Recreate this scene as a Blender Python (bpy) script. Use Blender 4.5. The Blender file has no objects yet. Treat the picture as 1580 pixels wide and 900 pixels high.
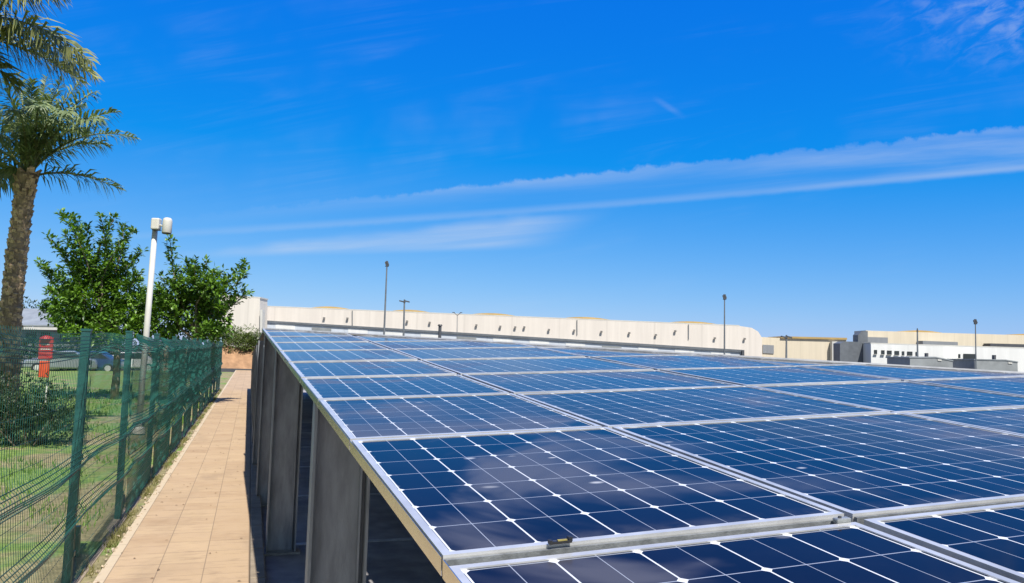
import bpy, math, random
import numpy as np
from mathutils import Matrix, Vector
R_ = math.radians
random.seed(7)
S = bpy.context.scene

# ------------------------------------------------------------------ camera
F, HC = 1222.0, 1.9                      # focal length (in 1580-wide pixels) and eye height


def basis(yaw, pitch, roll):
    yaw, pitch, roll = R_(yaw), R_(pitch), R_(roll)
    d = np.array([math.sin(yaw) * math.cos(pitch), math.cos(yaw) * math.cos(pitch), math.sin(pitch)])
    r = np.array([math.cos(yaw), -math.sin(yaw), 0.0])
    u = np.cross(r, d)
    return np.array([r * math.cos(roll) + u * math.sin(roll), -r * math.sin(roll) + u * math.cos(roll), d])


CB = basis(18.05, 4.5, 1.6)
CAMP = np.array([0, 0, HC])
cam = bpy.data.cameras.new('camera')
cam.sensor_width = 36.0
cam.lens = F / 1580.0 * 36.0
cam.clip_start, cam.clip_end = 0.05, 3000
cam_o = bpy.data.objects.new('camera', cam)
S.collection.objects.link(cam_o)
m = Matrix.Identity(4)
for i in range(3):
    m[i][0], m[i][1], m[i][2], m[i][3] = CB[0][i], CB[1][i], -CB[2][i], CAMP[i]
cam_o.matrix_world = m
S.camera = cam_o

# ------------------------------------------------------------------ world, sun, exposure
SUN_TO = Vector((0.07, -0.66, 1.0)).normalized()
sun = bpy.data.lights.new('sun', 'SUN')
sun.energy, sun.angle, sun.color = 5.0, R_(0.53), (1.0, 0.955, 0.88)
sun_o = bpy.data.objects.new('sun', sun)
S.collection.objects.link(sun_o)
sun_o.rotation_euler = SUN_TO.to_track_quat('Z', 'Y').to_euler()
sun_o.location = (5, -20, 40)

W = bpy.data.worlds.new('World')
S.world = W
W.use_nodes = True
S.view_settings.view_transform = 'Standard'
S.view_settings.look = 'None'
S.view_settings.exposure = 0.42
S.view_settings.gamma = 1.0
S.view_settings.use_curve_mapping = False


class NT:
    """short-hand for building node trees"""

    def __init__(s, tree):
        s.t = tree
        s.n, s.l = tree.nodes, tree.links

    def put(s, sock, v):
        if hasattr(v, 'is_output'):
            s.l.new(v, sock)
        elif v is not None:
            sock.default_value = v

    def node(s, typ, **kw):
        n = s.n.new(typ)
        for k, v in kw.items():
            setattr(n, k, v)
        return n

    def m(s, op, a, b=None, c=None, clamp=False):
        n = s.node('ShaderNodeMath', operation=op, use_clamp=clamp)
        s.put(n.inputs[0], a)
        if b is not None: s.put(n.inputs[1], b)
        if c is not None: s.put(n.inputs[2], c)
        return n.outputs[0]

    def mul(s, a, b): return s.m('MULTIPLY', a, b)
    def add(s, a, b): return s.m('ADD', a, b)
    def sub(s, a, b): return s.m('SUBTRACT', a, b)
    def lt(s, a, b): return s.m('LESS_THAN', a, b)

    def ss(s, x, e0, e1):                    # smoothstep from e0 to e1 (may run downwards)
        n = s.node('ShaderNodeMapRange', interpolation_type='SMOOTHSTEP')
        s.put(n.inputs[0], x); s.put(n.inputs[1], e0); s.put(n.inputs[2], e1)
        return n.outputs[0]

    def mix(s, f, a, b, mode='MIX'):
        n = s.node('ShaderNodeMix', data_type='RGBA', blend_type=mode)
        s.put(n.inputs[0], f)
        s.put(n.inputs[6], a if hasattr(a, 'is_output') else (*a, 1))
        s.put(n.inputs[7], b if hasattr(b, 'is_output') else (*b, 1))
        return n.outputs[2]

    def xyz(s, x, y, z):
        n = s.node('ShaderNodeCombineXYZ')
        s.put(n.inputs[0], x); s.put(n.inputs[1], y); s.put(n.inputs[2], z)
        return n.outputs[0]

    def sep(s, v):
        n = s.node('ShaderNodeSeparateXYZ')
        s.put(n.inputs[0], v)
        return n.outputs

    def noise(s, v, scale, detail=4, rough=0.55, dist=0.0):
        n = s.node('ShaderNodeTexNoise')
        s.put(n.inputs['Vector'], v)
        n.inputs['Scale'].default_value = scale
        n.inputs['Detail'].default_value = detail
        n.inputs['Roughness'].default_value = rough
        n.inputs['Distortion'].default_value = dist
        return n.outputs[0]

    def dot(s, v, w):
        n = s.node('ShaderNodeVectorMath', operation='DOT_PRODUCT')
        s.put(n.inputs[0], v); n.inputs[1].default_value = tuple(float(q) for q in w)
        return n.outputs['Value']

    def scale(s, v, sx, sy, sz):
        n = s.node('ShaderNodeVectorMath', operation='MULTIPLY')
        s.put(n.inputs[0], v); n.inputs[1].default_value = (sx, sy, sz)
        return n.outputs[0]


def build_sky():
    nt = NT(W.node_tree)
    nt.n.clear()
    out = nt.node('ShaderNodeOutputWorld')
    bg = nt.node('ShaderNodeBackground')
    nt.l.new(bg.outputs[0], out.inputs[0])
    sky = nt.node('ShaderNodeTexSky', sky_type='NISHITA')
    sky.sun_disc = False
    sky.sun_elevation = math.asin(SUN_TO.z)
    sky.sun_rotation = math.atan2(SUN_TO.x, SUN_TO.y)
    sky.altitude = 100
    sky.air_density, sky.dust_density, sky.ozone_density = 1.0, 0.25, 2.2
    # deep polarised blue of the photograph: less red high up, more blue throughout
    r, g, b = nt.sep(sky.outputs[0])
    k = 1 / 0.09
    r = nt.add(nt.mul(r, 0.03), nt.mul(nt.m('MAXIMUM', nt.sub(r, 0.19 * k), 0.0), 0.90))
    g = nt.add(nt.mul(g, 0.84), 0.033 * k)
    b = nt.add(nt.mul(b, 0.37), 0.69 * k)
    deep = nt.xyz(r, g, b)
    # high thin clouds, laid out on the sky by direction (fixed axes, north-north-east)
    d = nt.node('ShaderNodeTexCoord').outputs['Generated']
    ax = basis(18.05, 4.5, 1.6)
    tint = nt.mix(nt.ss(nt.dot(d, ax[2]), -0.1, 0.62), sky.outputs[0], deep)
    w = nt.m('MAXIMUM', nt.dot(d, ax[2]), 0.05)
    s = nt.m('DIVIDE', nt.dot(d, ax[0]), w)
    t = nt.m('DIVIDE', nt.dot(d, ax[1]), w)
    front = nt.ss(nt.dot(d, ax[2]), 0.2, 0.5)
    lin = lambda a, b: nt.add(nt.mul(s, b), a)
    fib = nt.noise(nt.xyz(nt.mul(s, 2.2), nt.mul(nt.sub(t, nt.mul(s, 0.09)), 34), 0), 1.0, 5, 0.6, 0.4)
    fibc = nt.ss(fib, 0.3, 0.72)
    puff = nt.noise(nt.xyz(s, t, 0.3), 42.0, 4, 0.6)
    lump = nt.noise(nt.xyz(s, t, 3.3), 9.0, 3, 0.55)
    # broad contrail band: lumpy crisp upper edge, soft lower edge
    up = nt.sub(nt.add(lin(0.1412, 0.1068), nt.mul(nt.sub(puff, 0.5), 0.022)), t)
    lo = nt.sub(t, lin(0.1180, 0.0822))
    bandA = nt.mul(nt.mul(nt.ss(up, 0.0, 0.006), nt.ss(lo, -0.006, 0.022)), nt.ss(s, -0.58, 0.0))
    bandA = nt.mul(bandA, nt.add(0.10, nt.mul(fibc, 0.22)))
    # thin second trail with a veil above it
    tb = nt.sub(t, nt.add(lin(0.0990, 0.0735), nt.mul(nt.mul(s, s), 0.018)))
    lineB = nt.mul(nt.mul(nt.ss(nt.add(tb, nt.mul(nt.sub(puff, 0.5), 0.004)), -0.005, 0.0015), nt.ss(tb, 0.010, 0.001)), nt.ss(s, -0.72, -0.2))
    veil = nt.mul(nt.mul(nt.ss(tb, -0.003, 0.004), nt.ss(tb, 0.05, 0.004)), nt.ss(s, -0.1, 0.6))
    lineB = nt.add(nt.mul(lineB, 0.15), nt.mul(veil, nt.add(0.05, nt.mul(fibc, 0.18))))
    # fanned wisps on the left, ending in a brush-like edge
    wob = nt.mul(nt.sub(nt.noise(nt.xyz(nt.mul(s, 3), nt.mul(t, 9), 1.7), 2.0, 3), 0.5), 0.03)
    cu = nt.sub(nt.add(lin(0.0925, 0.108), wob), t)
    cl = nt.sub(t, lin(0.0560, 0.026))
    fan = nt.mul(nt.mul(nt.ss(cu, -0.006, 0.012), nt.ss(cl, -0.006, 0.006)), nt.ss(nt.add(s, nt.mul(t, -1.6)), -0.02, -0.14))
    fan = nt.mul(nt.mul(fan, nt.ss(s, -0.60, -0.36)), nt.add(0.17, nt.mul(fibc, 0.30)))
    # mackerel cirrus high on the right
    rip = nt.noise(nt.xyz(nt.mul(nt.add(s, nt.mul(t, 0.8)), 20), nt.mul(nt.sub(t, nt.mul(s, 0.45)), 62), 0), 1.0, 4, 0.6, 0.6)
    cir = nt.mul(nt.mul(nt.ss(s, 0.42, 0.66), nt.ss(t, 0.25, 0.37)), nt.ss(rip, 0.38, 0.68))
    cir = nt.mul(nt.mul(cir, nt.ss(puff, 0.2, 0.7)), 0.34)
    # short streak
    sx, sy = nt.sub(s, 0.198), nt.sub(t, 0.2325)
    al = nt.add(nt.mul(sx, 0.85), nt.mul(sy, -0.527)); ac = nt.add(nt.mul(sx, 0.527), nt.mul(sy, 0.85))
    stk = nt.mul(nt.mul(nt.ss(nt.m('ABSOLUTE', al), 0.028, 0.0), nt.ss(nt.m('ABSOLUTE', ac), 0.006, 0.0)), nt.mul(fibc, 0.13))
    # faint streaks everywhere
    fs = nt.noise(nt.xyz(nt.mul(s, 1.6), nt.mul(nt.sub(t, nt.mul(s, 0.16)), 16), 6.0), 1.0, 6, 0.62, 0.8)
    faint = nt.mul(nt.mul(nt.ss(fs, 0.48, 0.8), nt.ss(lump, 0.35, 0.7)), 0.10)
    tot = bandA
    for q in (lineB, fan, cir, stk, faint):
        tot = nt.m('ADD', tot, q)
    tot = nt.m('MINIMUM', nt.mul(tot, front), 0.8)
    cloud = nt.mix(tot, tint, (7.2, 8.0, 9.2))
    nt.l.new(cloud, bg.inputs['Color'])
    bg.inputs['Strength'].default_value = 0.0673


build_sky()


def ray(x, y):
    return ((x - 790) / F) * CB[0] + ((450 - y) / F) * CB[1] + CB[2]


def on_z(x, y, z=0.0):
    d = ray(x, y); return CAMP + d * ((z - HC) / d[2])


NF = np.array([math.sin(R_(18.05)), math.cos(R_(18.05)), 0.0])      # level forward direction
NR = np.array([math.cos(R_(18.05)), -math.sin(R_(18.05)), 0.0])     # level right direction


def at(x, y, D):
    """point seen in direction x, y standing D metres ahead"""
    d = ray(x, y); return CAMP + d * (D / float(d @ NF))


# ------------------------------------------------------------------ materials
MATS = {}


def new_mat(name):
    mt = bpy.data.materials.new(name)
    mt.use_nodes = True
    nt = NT(mt.node_tree)
    b = nt.n['Principled BSDF']
    MATS[name] = mt
    return mt, nt, b


def mat(name, col, rough=0.6, metal=0.0, var=0.15, scale=6.0, col2=None, bump=0.0, bscale=None, stretch=(1, 1, 1), spec=0.5):
    mt, nt, b = new_mat(name)
    pos = nt.node('ShaderNodeNewGeometry').outputs['Position']
    v = nt.scale(pos, *stretch)
    n = nt.noise(v, scale, 6, 0.6)
    n2 = nt.noise(v, scale * 0.17, 3, 0.5)
    f = nt.ss(nt.add(nt.mul(n, 0.6), nt.mul(n2, 0.4)), 0.33, 0.67)
    c2 = col2 or tuple(c * (1 - var) for c in col)
    c1 = col if col2 else tuple(min(1, c * (1 + var * 0.6)) for c in col)
    nt.l.new(nt.mix(f, c2, c1), b.inputs['Base Color'])
    b.inputs['Roughness'].default_value = rough
    nt.l.new(nt.add(rough - 0.06, nt.mul(n, 0.12)), b.inputs['Roughness'])
    b.inputs['Metallic'].default_value = metal
    b.inputs['Specular IOR Level'].default_value = spec
    if bump:
        bp = nt.node('ShaderNodeBump')
        bp.inputs['Strength'].default_value = bump
        bp.inputs['Distance'].default_value = 0.02
        nt.l.new(nt.noise(v, bscale or scale * 4, 5, 0.6), bp.inputs['Height'])
        nt.l.new(bp.outputs[0], b.inputs['Normal'])
    return mt


def leaf_mat(name, c_dark, c_light, trans=0.25, rough=0.45, scale=2.5):
    mt, nt, b = new_mat(name)
    pos = nt.node('ShaderNodeNewGeometry')
    n = nt.noise(pos.outputs['Position'], scale, 3, 0.6)
    rnd = pos.outputs['Random Per Island']
    f = nt.add(nt.mul(nt.ss(n, 0.35, 0.65), 0.5), nt.mul(rnd, 0.5))
    col = nt.mix(f, c_dark, c_light)
    nt.l.new(col, b.inputs['Base Color'])
    b.inputs['Roughness'].default_value = rough
    tr = nt.node('ShaderNodeBsdfTranslucent')
    nt.l.new(nt.mix(1.0, col, (1.2, 1.3, 0.5), 'MULTIPLY'), tr.inputs['Color'])
    mx = nt.node('ShaderNodeMixShader')
    mx.inputs[0].default_value = trans
    nt.l.new(b.outputs[0], mx.inputs[1]); nt.l.new(tr.outputs[0], mx.inputs[2])
    nt.l.new(mx.outputs[0], nt.n['Material Output'].inputs[0])
    return mt


mat('aluminium', (0.62, 0.62, 0.615), 0.32, 0.40, 0.18, 9, stretch=(1, 1, 1))
mat('rail_metal', (0.92, 0.88, 0.80), 0.22, 1.0, 0.12, 14)
mat('rail_grey', (0.21, 0.22, 0.22), 0.5, 0.2, 0.4, 30, bump=0.2)
mat('galvanised', (0.33, 0.345, 0.34), 0.42, 0.5, 0.35, 26, bump=0.15)
mat('column_steel', (0.31, 0.335, 0.37), 0.62, 0.15, 0.35, 5, stretch=(3, 3, 0.6), bump=0.25, bscale=60)
mat('asphalt', (0.36, 0.34, 0.335), 0.9, 0, 0.4, 3, bump=0.5, bscale=90)
mat('asphalt_far', (0.10, 0.098, 0.095), 0.9, 0, 0.3, 0.4)
mat('line_paint', (0.62, 0.62, 0.60), 0.8, 0, 0.3, 8)
mat('kerb_concrete', (0.30, 0.24, 0.17), 0.88, 0, 0.3, 5, bump=0.4, bscale=70)
mat('fence_green', (0.022, 0.135, 0.115), 0.42, 0, 0.25, 10)
mat('chips', (0.46, 0.37, 0.26), 0.9, 0, 0.35, 20)
mat('dead_leaf', (0.20, 0.12, 0.06), 0.8, 0, 0.5, 20)
mat('fence_fold', (0.010, 0.070, 0.060), 0.45, 0, 0.25, 10)
mat('fence_post', (0.017, 0.088, 0.084), 0.38, 0, 0.3, 7)
mat('end_post', (0.30, 0.42, 0.50), 0.5, 0, 0.2, 6)
mat('white_paint', (0.60, 0.59, 0.55), 0.5, 0, 0.08, 3)
mat('dull_white', (0.64, 0.62, 0.57), 0.55, 0, 0.14, 4)
mat('black', (0.02, 0.02, 0.022), 0.5, 0, 0.2, 8)
mat('lamp_grey', (0.20, 0.19, 0.18), 0.6, 0, 0.2, 2)
mat('cabin_grey', (0.27, 0.29, 0.30), 0.6, 0, 0.25, 0.9)
mat('slate', (0.13, 0.145, 0.165), 0.6, 0, 0.2, 2)
mat('dark_grey', (0.07, 0.075, 0.085), 0.6, 0, 0.2, 4)
mat('yellow_tape', (0.30, 0.25, 0.07), 0.6, 0, 0.3, 60)
mat('red_paint', (0.45, 0.03, 0.035), 0.5, 0, 0.2, 8)
mat('orange_paint', (0.62, 0.085, 0.03), 0.5, 0, 0.2, 8)
mat('pole_steel', (0.20, 0.22, 0.24), 0.5, 0.4, 0.2, 3)
mat('bark', (0.24, 0.19, 0.14), 0.9, 0, 0.5, 14, bump=0.8, bscale=40)
mat('palm_stub', (0.52, 0.375, 0.245), 0.9, 0, 0.65, 17, bump=0.6, bscale=60)
mat('palm_bark', (0.27, 0.195, 0.13), 0.92, 0, 0.55, 9, bump=0.9, bscale=40)
mat('roof_tan', (0.42, 0.29, 0.11), 0.8, 0, 0.2, 0.4)
mat('shed_roof', (0.30, 0.33, 0.35), 0.5, 0.2, 0.25, 0.8)
mat('glass_dark', (0.03, 0.04, 0.05), 0.15, 0, 0.2, 1)
mat('car_blue', (0.05, 0.09, 0.22), 0.25, 0.3, 0.1, 3)
mat('car_silver', (0.35, 0.38, 0.43), 0.25, 0.6, 0.1, 3)
mat('car_white', (0.75, 0.75, 0.76), 0.25, 0, 0.05, 3)
mat('rubber', (0.02, 0.02, 0.02), 0.8, 0, 0.2, 8)
mat('earth', (0.38, 0.22, 0.12), 0.95, 0, 0.4, 1.3, bump=0.6, bscale=5)
leaf_mat('citrus_leaf', (0.009, 0.044, 0.009), (0.19, 0.35, 0.030), 0.20, 0.40, 1.6)
leaf_mat('palm_leaf', (0.070, 0.125, 0.062), (0.28, 0.34, 0.15), 0.24, 0.5, 2.2)
leaf_mat('palm_leaf_near', (0.090, 0.125, 0.055), (0.38, 0.38, 0.14), 0.25, 0.5, 2.2)
leaf_mat('shrub_leaf', (0.018, 0.048, 0.020), (0.060, 0.100, 0.035), 0.2, 0.45, 3)
leaf_mat('bush_leaf', (0.05, 0.10, 0.02), (0.20, 0.25, 0.06), 0.2, 0.5, 0.6)
leaf_mat('grass_blade', (0.075, 0.190, 0.028), (0.25, 0.38, 0.07), 0.3, 0.6, 0.9)
leaf_mat('dry_weed', (0.13, 0.14, 0.04), (0.32, 0.28, 0.11), 0.25, 0.7, 3)


def wall_mat(name, col, rib, depth=0.06, rough=0.7):
    """cladding: faint vertical joints and rain streaks, coordinates along the facade in metres"""
    mt, nt, b = new_mat(name)
    pos = nt.node('ShaderNodeNewGeometry').outputs['Position']
    sx = nt.dot(pos, NR); z = nt.sep(pos)[2]
    fr = nt.m('FRACT', nt.m('DIVIDE', sx, rib))
    joint = nt.lt(fr, 0.035)
    st = nt.noise(nt.xyz(nt.mul(sx, 1.3), nt.mul(z, 0.08), nt.dot(pos, NF)), 1.0, 5, 0.65)
    c = nt.mix(nt.ss(st, 0.35, 0.7), tuple(q * 0.90 for q in col), col)
    c = nt.mix(nt.mul(joint, 0.16), c, tuple(q * 0.5 for q in col))
    nt.l.new(c, b.inputs['Base Color'])
    b.inputs['Roughness'].default_value = rough
    return mt


wall_mat('cream_wall', (0.74, 0.68, 0.615), 6.0)
wall_mat('beige_wall', (0.70, 0.615, 0.47), 2.0)
wall_mat('white_wall', (0.76, 0.765, 0.75), 7.5)
wall_mat('pale_wall', (0.74, 0.69, 0.62), 4.0)
wall_mat('grey_cladding', (0.25, 0.265, 0.285), 0.8)
wall_mat('blue_white_panel', (0.58, 0.63, 0.70), 3.0)


def cell_mat():
    mt, nt, b = new_mat('solar_cells')
    uv = nt.node('ShaderNodeUVMap'); uv.uv_map = 'UVMap'
    u, v, _ = nt.sep(uv.outputs[0])
    fu, fv = nt.m('FRACT', u), nt.m('FRACT', v)
    du = nt.m('MINIMUM', fu, nt.sub(1.0, fu))
    dv = nt.m('MINIMUM', fv, nt.sub(1.0, fv))
    gap = nt.lt(du, 0.0112)
    row = nt.lt(dv, 0.0095)
    mid = nt.lt(nt.m('ABSOLUTE', nt.sub(fu, 0.5)), 0.0052)
    dia = nt.lt(nt.add(du, nt.mul(dv, 0.85)), 0.070)
    geo = nt.node('ShaderNodeNewGeometry')
    pos = geo.outputs['Position']
    oi = nt.node('ShaderNodeObjectInfo')
    wn = nt.node('ShaderNodeTexWhiteNoise', noise_dimensions='3D')
    nt.l.new(nt.xyz(nt.m('FLOOR', nt.mul(u, 2.0)), nt.m('FLOOR', v), oi.outputs['Random']), wn.inputs['Vector'])
    cell = nt.mix(wn.outputs['Value'], (0.0016, 0.0028, 0.010), (0.0040, 0.0058, 0.019))
    cell = nt.mix(nt.mul(oi.outputs['Random'], 0.5), cell, (0.007, 0.0075, 0.022))
    c = nt.mix(nt.mul(row, 0.70), cell, (0.40, 0.45, 0.55))
    c = nt.mix(nt.mul(mid, 0.75), c, (0.42, 0.46, 0.55))
    c = nt.mix(nt.m('MAXIMUM', gap, dia), c, (0.66, 0.68, 0.71))
    # soft pale patches painted as cloud reflections, a thin film, and small splashes
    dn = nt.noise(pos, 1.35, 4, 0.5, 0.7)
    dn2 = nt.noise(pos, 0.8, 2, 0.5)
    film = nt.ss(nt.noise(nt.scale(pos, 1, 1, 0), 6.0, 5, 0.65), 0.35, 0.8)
    cloud_refl = nt.mul(nt.ss(dn, 0.485, 0.63), nt.ss(dn2, 0.32, 0.52))
    c = nt.mix(nt.add(nt.mul(cloud_refl, 0.18), nt.mul(film, 0.007)), c, (0.36, 0.35, 0.39))
    edge = nt.mul(nt.ss(v, 0.42, 0.0), nt.ss(nt.noise(nt.scale(pos, 1, 1, 0), 11.0, 4, 0.6), 0.32, 0.7))
    c = nt.mix(nt.mul(edge, 0.10), c, (0.36, 0.33, 0.30))
    vo = nt.node('ShaderNodeTexVoronoi', feature='F1')
    wv = nt.node('ShaderNodeVectorMath', operation='ADD')
    nt.l.new(nt.scale(pos, 6.5, 11.0, 0.0), wv.inputs[0])
    nt.l.new(nt.scale(nt.xyz(dn, dn2, 0.0), 1.4, 1.4, 0), wv.inputs[1])
    nt.l.new(wv.outputs[0], vo.inputs['Vector'])
    vo.inputs['Scale'].default_value = 1.0
    vr = nt.sep(vo.outputs['Color'])
    spot = nt.mul(nt.ss(vo.outputs['Distance'], nt.add(0.09, nt.mul(vr[1], 0.15)), 0.03), nt.m('GREATER_THAN', vr[0], 0.66))
    zone = nt.ss(nt.noise(pos, 0.55, 2, 0.5), 0.38, 0.52)
    spot = nt.mul(nt.mul(spot, zone), 0.55)
    c = nt.mix(spot, c, (0.62, 0.64, 0.68))
    nt.l.new(c, b.inputs['Base Color'])
    nt.l.new(nt.add(0.07, nt.add(nt.mul(cloud_refl, 0.18), nt.mul(spot, 0.3))), b.inputs['Roughness'])
    b.inputs['IOR'].default_value = 1.175
    return mt


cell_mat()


def path_mat():
    mt, nt, b = new_mat('path_tiles')
    pos = nt.node('ShaderNodeNewGeometry').outputs['Position']
    x, y, _ = nt.sep(pos)
    px = nt.m('DIVIDE', nt.add(x, 1.02), 0.365)
    py = nt.m('DIVIDE', y, 0.40)
    fx, fy = nt.m('FRACT', px), nt.m('FRACT', py)
    wn = nt.node('ShaderNodeTexWhiteNoise', noise_dimensions='2D')
    nt.l.new(nt.xyz(nt.m('FLOOR', px), nt.m('FLOOR', py), 0.0), wn.inputs['Vector'])
    n = nt.noise(pos, 3.0, 6, 0.65)
    n3 = nt.noise(nt.scale(pos, 1.0, 4.5, 1), 3.2, 5, 0.65, 0.5)
    grit = nt.noise(pos, 90.0, 3, 0.6)
    c = nt.mix(wn.outputs['Value'], (0.40, 0.272, 0.160), (0.52, 0.378, 0.228))
    c = nt.mix(nt.ss(n, 0.3, 0.7), c, (0.47, 0.335, 0.208))
    c = nt.mix(nt.mul(nt.ss(n3, 0.50, 0.72), 0.55), c, (0.27, 0.185, 0.115))
    c = nt.mix(nt.mul(nt.ss(grit, 0.4, 0.75), 0.18), c, (0.25, 0.18, 0.13))
    big = nt.noise(nt.scale(pos, 1.0, 0.5, 1), 1.1, 5, 0.62, 0.6)
    c = nt.mix(nt.mul(nt.ss(big, 0.50, 0.70), 0.38), c, (0.24, 0.17, 0.11))
    # rubbed pale strip along the fence side
    strip = nt.lt(x, nt.add(-1.02, nt.mul(nt.sub(n, 0.5), 0.06)))
    c = nt.mix(nt.mul(strip, 0.75), c, (0.55, 0.46, 0.33))
    jx = nt.mul(nt.m('LESS_THAN', nt.m('MINIMUM', fx, nt.sub(1.0, fx)), 0.011), nt.m('GREATER_THAN', x, -1.03))
    jy = nt.m('LESS_THAN', nt.m('MINIMUM', fy, nt.sub(1.0, fy)), 0.012)
    j = nt.m('MAXIMUM', jx, nt.mul(jy, nt.ss(wn.outputs['Value'], 0.2, 0.8)))
    c = nt.mix(nt.mul(j, 0.72), c, (0.19, 0.14, 0.095))
    nt.l.new(c, b.inputs['Base Color'])
    b.inputs['Roughness'].default_value = 0.88
    bp = nt.node('ShaderNodeBump'); bp.inputs['Strength'].default_value = 0.35; bp.inputs['Distance'].default_value = 0.01
    nt.l.new(nt.sub(grit, nt.mul(j, 0.8)), bp.inputs['Height'])
    nt.l.new(bp.outputs[0], b.inputs['Normal'])


path_mat()


def lawn_mat():
    mt, nt, b = new_mat('lawn_ground')
    pos = nt.node('ShaderNodeNewGeometry').outputs['Position']
    n = nt.noise(pos, 0.55, 5, 0.6, 0.5)
    n2 = nt.noise(pos, 7.0, 5, 0.65)
    x, y, _ = nt.sep(pos)
    near = nt.ss(x, -4.6, -1.5)                        # trodden, thin grass beside the fence
    g = nt.mix(nt.ss(n2, 0.3, 0.7), (0.09, 0.18, 0.03), (0.22, 0.30, 0.07))
    soil = nt.mix(nt.ss(n2, 0.3, 0.7), (0.20, 0.155, 0.085), (0.36, 0.29, 0.16))
    f = nt.ss(nt.add(n, nt.mul(near, 0.13)), 0.52, 0.64)
    nt.l.new(nt.mix(nt.mul(f, 0.85), g, soil), b.inputs['Base Color'])
    b.inputs['Roughness'].default_value = 0.95
    bp = nt.node('ShaderNodeBump'); bp.inputs['Strength'].default_value = 0.7; bp.inputs['Distance'].default_value = 0.04
    nt.l.new(nt.noise(pos, 22.0, 5, 0.7), bp.inputs['Height'])
    nt.l.new(bp.outputs[0], b.inputs['Normal'])


lawn_mat()


# ------------------------------------------------------------------ mesh builder
ORIG = {}


class MB:
    def __init__(s):
        s.v, s.f, s.uv = [], [], None

    def add(s, vs, fs):
        o = len(s.v)
        s.v += [tuple(float(c) for c in p) for p in vs]
        s.f += [tuple(i + o for i in f) for f in fs]
        return s

    def hexa(s, p):                      # 4 bottom then 4 top
        return s.add(p, [(3, 2, 1, 0), (4, 5, 6, 7), (0, 1, 5, 4), (1, 2, 6, 5), (2, 3, 7, 6), (3, 0, 4, 7)])

    def box(s, x0, x1, y0, y1, z0, z1):
        return s.hexa([(x0, y0, z0), (x1, y0, z0), (x1, y1, z0), (x0, y1, z0), (x0, y0, z1), (x1, y0, z1), (x1, y1, z1), (x0, y1, z1)])

    def obox(s, c, ex, ey, ez):          # centre and three half-axes
        c, ex, ey, ez = (np.asarray(q, float) for q in (c, ex, ey, ez))
        return s.hexa([c - ex - ey - ez, c + ex - ey - ez, c + ex + ey - ez, c - ex + ey - ez,
                       c - ex - ey + ez, c + ex - ey + ez, c + ex + ey + ez, c - ex + ey + ez])

    def prism(s, poly, ext):             # planar polygon and an extrusion vector
        n = len(poly)
        p = [np.asarray(q, float) for q in poly]; e = np.asarray(ext, float)
        fs = [tuple(range(n - 1, -1, -1)), tuple(range(n, 2 * n))]
        fs += [(i, (i + 1) % n, n + (i + 1) % n, n + i) for i in range(n)]
        return s.add(p + [q + e for q in p], fs)

    def tube(s, pts, rad, n=8, cap=True):
        pts = [np.asarray(p, float) for p in pts]
        if not hasattr(rad, '__len__'): rad = [rad] * len(pts)
        vs, fs = [], []
        prev = None
        for i, p in enumerate(pts):
            d = pts[min(i + 1, len(pts) - 1)] - pts[max(i - 1, 0)]
            d = d / (np.linalg.norm(d) + 1e-12)
            a = np.array([0, 0, 1.0]) if abs(d[2]) < 0.9 else np.array([1.0, 0, 0])
            if prev is not None: a = prev
            e1 = a - d * (a @ d); e1 /= np.linalg.norm(e1) + 1e-12
            prev = e1
            e2 = np.cross(d, e1)
            for k in range(n):
                t = 2 * math.pi * (k + 0.5) / n
                vs.append(p + rad[i] * (math.cos(t) * e1 + math.sin(t) * e2))
        for i in range(len(pts) - 1):
            for k in range(n):
                a, b = i * n + k, i * n + (k + 1) % n
                fs.append((a, b, b + n, a + n))
        if cap:
            fs.append(tuple(range(n - 1, -1, -1)))
            fs.append(tuple(range(len(vs) - n, len(vs))))
        return s.add(vs, fs)

    def build(s, name, mt, parent=None, smooth=False, local=False, origin=None):
        me = bpy.data.meshes.new(name)
        o0 = np.zeros(3)
        if parent is not None and not local: o0 = ORIG[parent.name]
        if parent is None and origin is not None: o0 = np.asarray(origin, float)
        vs = np.array(s.v) - o0
        me.from_pydata(vs.tolist(), [], s.f)
        me.update()
        if s.uv is not None:
            lay = me.uv_layers.new(name='UVMap')
            for i, l in enumerate(me.loops):
                lay.data[i].uv = s.uv(vs[l.vertex_index])
        me.materials.append(MATS[mt])
        if smooth: me.shade_smooth()
        ob = bpy.data.objects.new(name, me)
        S.collection.objects.link(ob)
        if parent is not None: ob.parent = parent
        else: ob.location = o0
        ORIG[ob.name] = o0
        return ob


def bevel(ob, w, seg=2):
    md = ob.modifiers.new('bevel', 'BEVEL'); md.width = w; md.segments = seg; md.limit_method = 'ANGLE'
    return ob


def tag(o, label=None, cat=None, group=None, kind=None):
    if label: o['label'] = label
    if cat: o['category'] = cat
    if group: o['group'] = group
    if kind: o['kind'] = kind
    return o


def thing(name, loc, label, cat, group=None):
    o = bpy.data.objects.new(name, None)
    o.empty_display_size = 0.2
    o.location = tuple(float(c) for c in loc)
    S.collection.objects.link(o)
    ORIG[o.name] = np.asarray(loc, float)
    return tag(o, label, cat, group)


def copy_child(o, parent, loc=None):
    c = o.copy(); S.collection.objects.link(c); c.parent = parent
    if loc is not None: c.location = loc
    return c


ORD = ['first', 'second', 'third', 'fourth', 'fifth', 'sixth', 'seventh', 'eighth', 'ninth', 'tenth', 'eleventh', 'twelfth', 'thirteenth', 'fourteenth', 'fifteenth']

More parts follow.
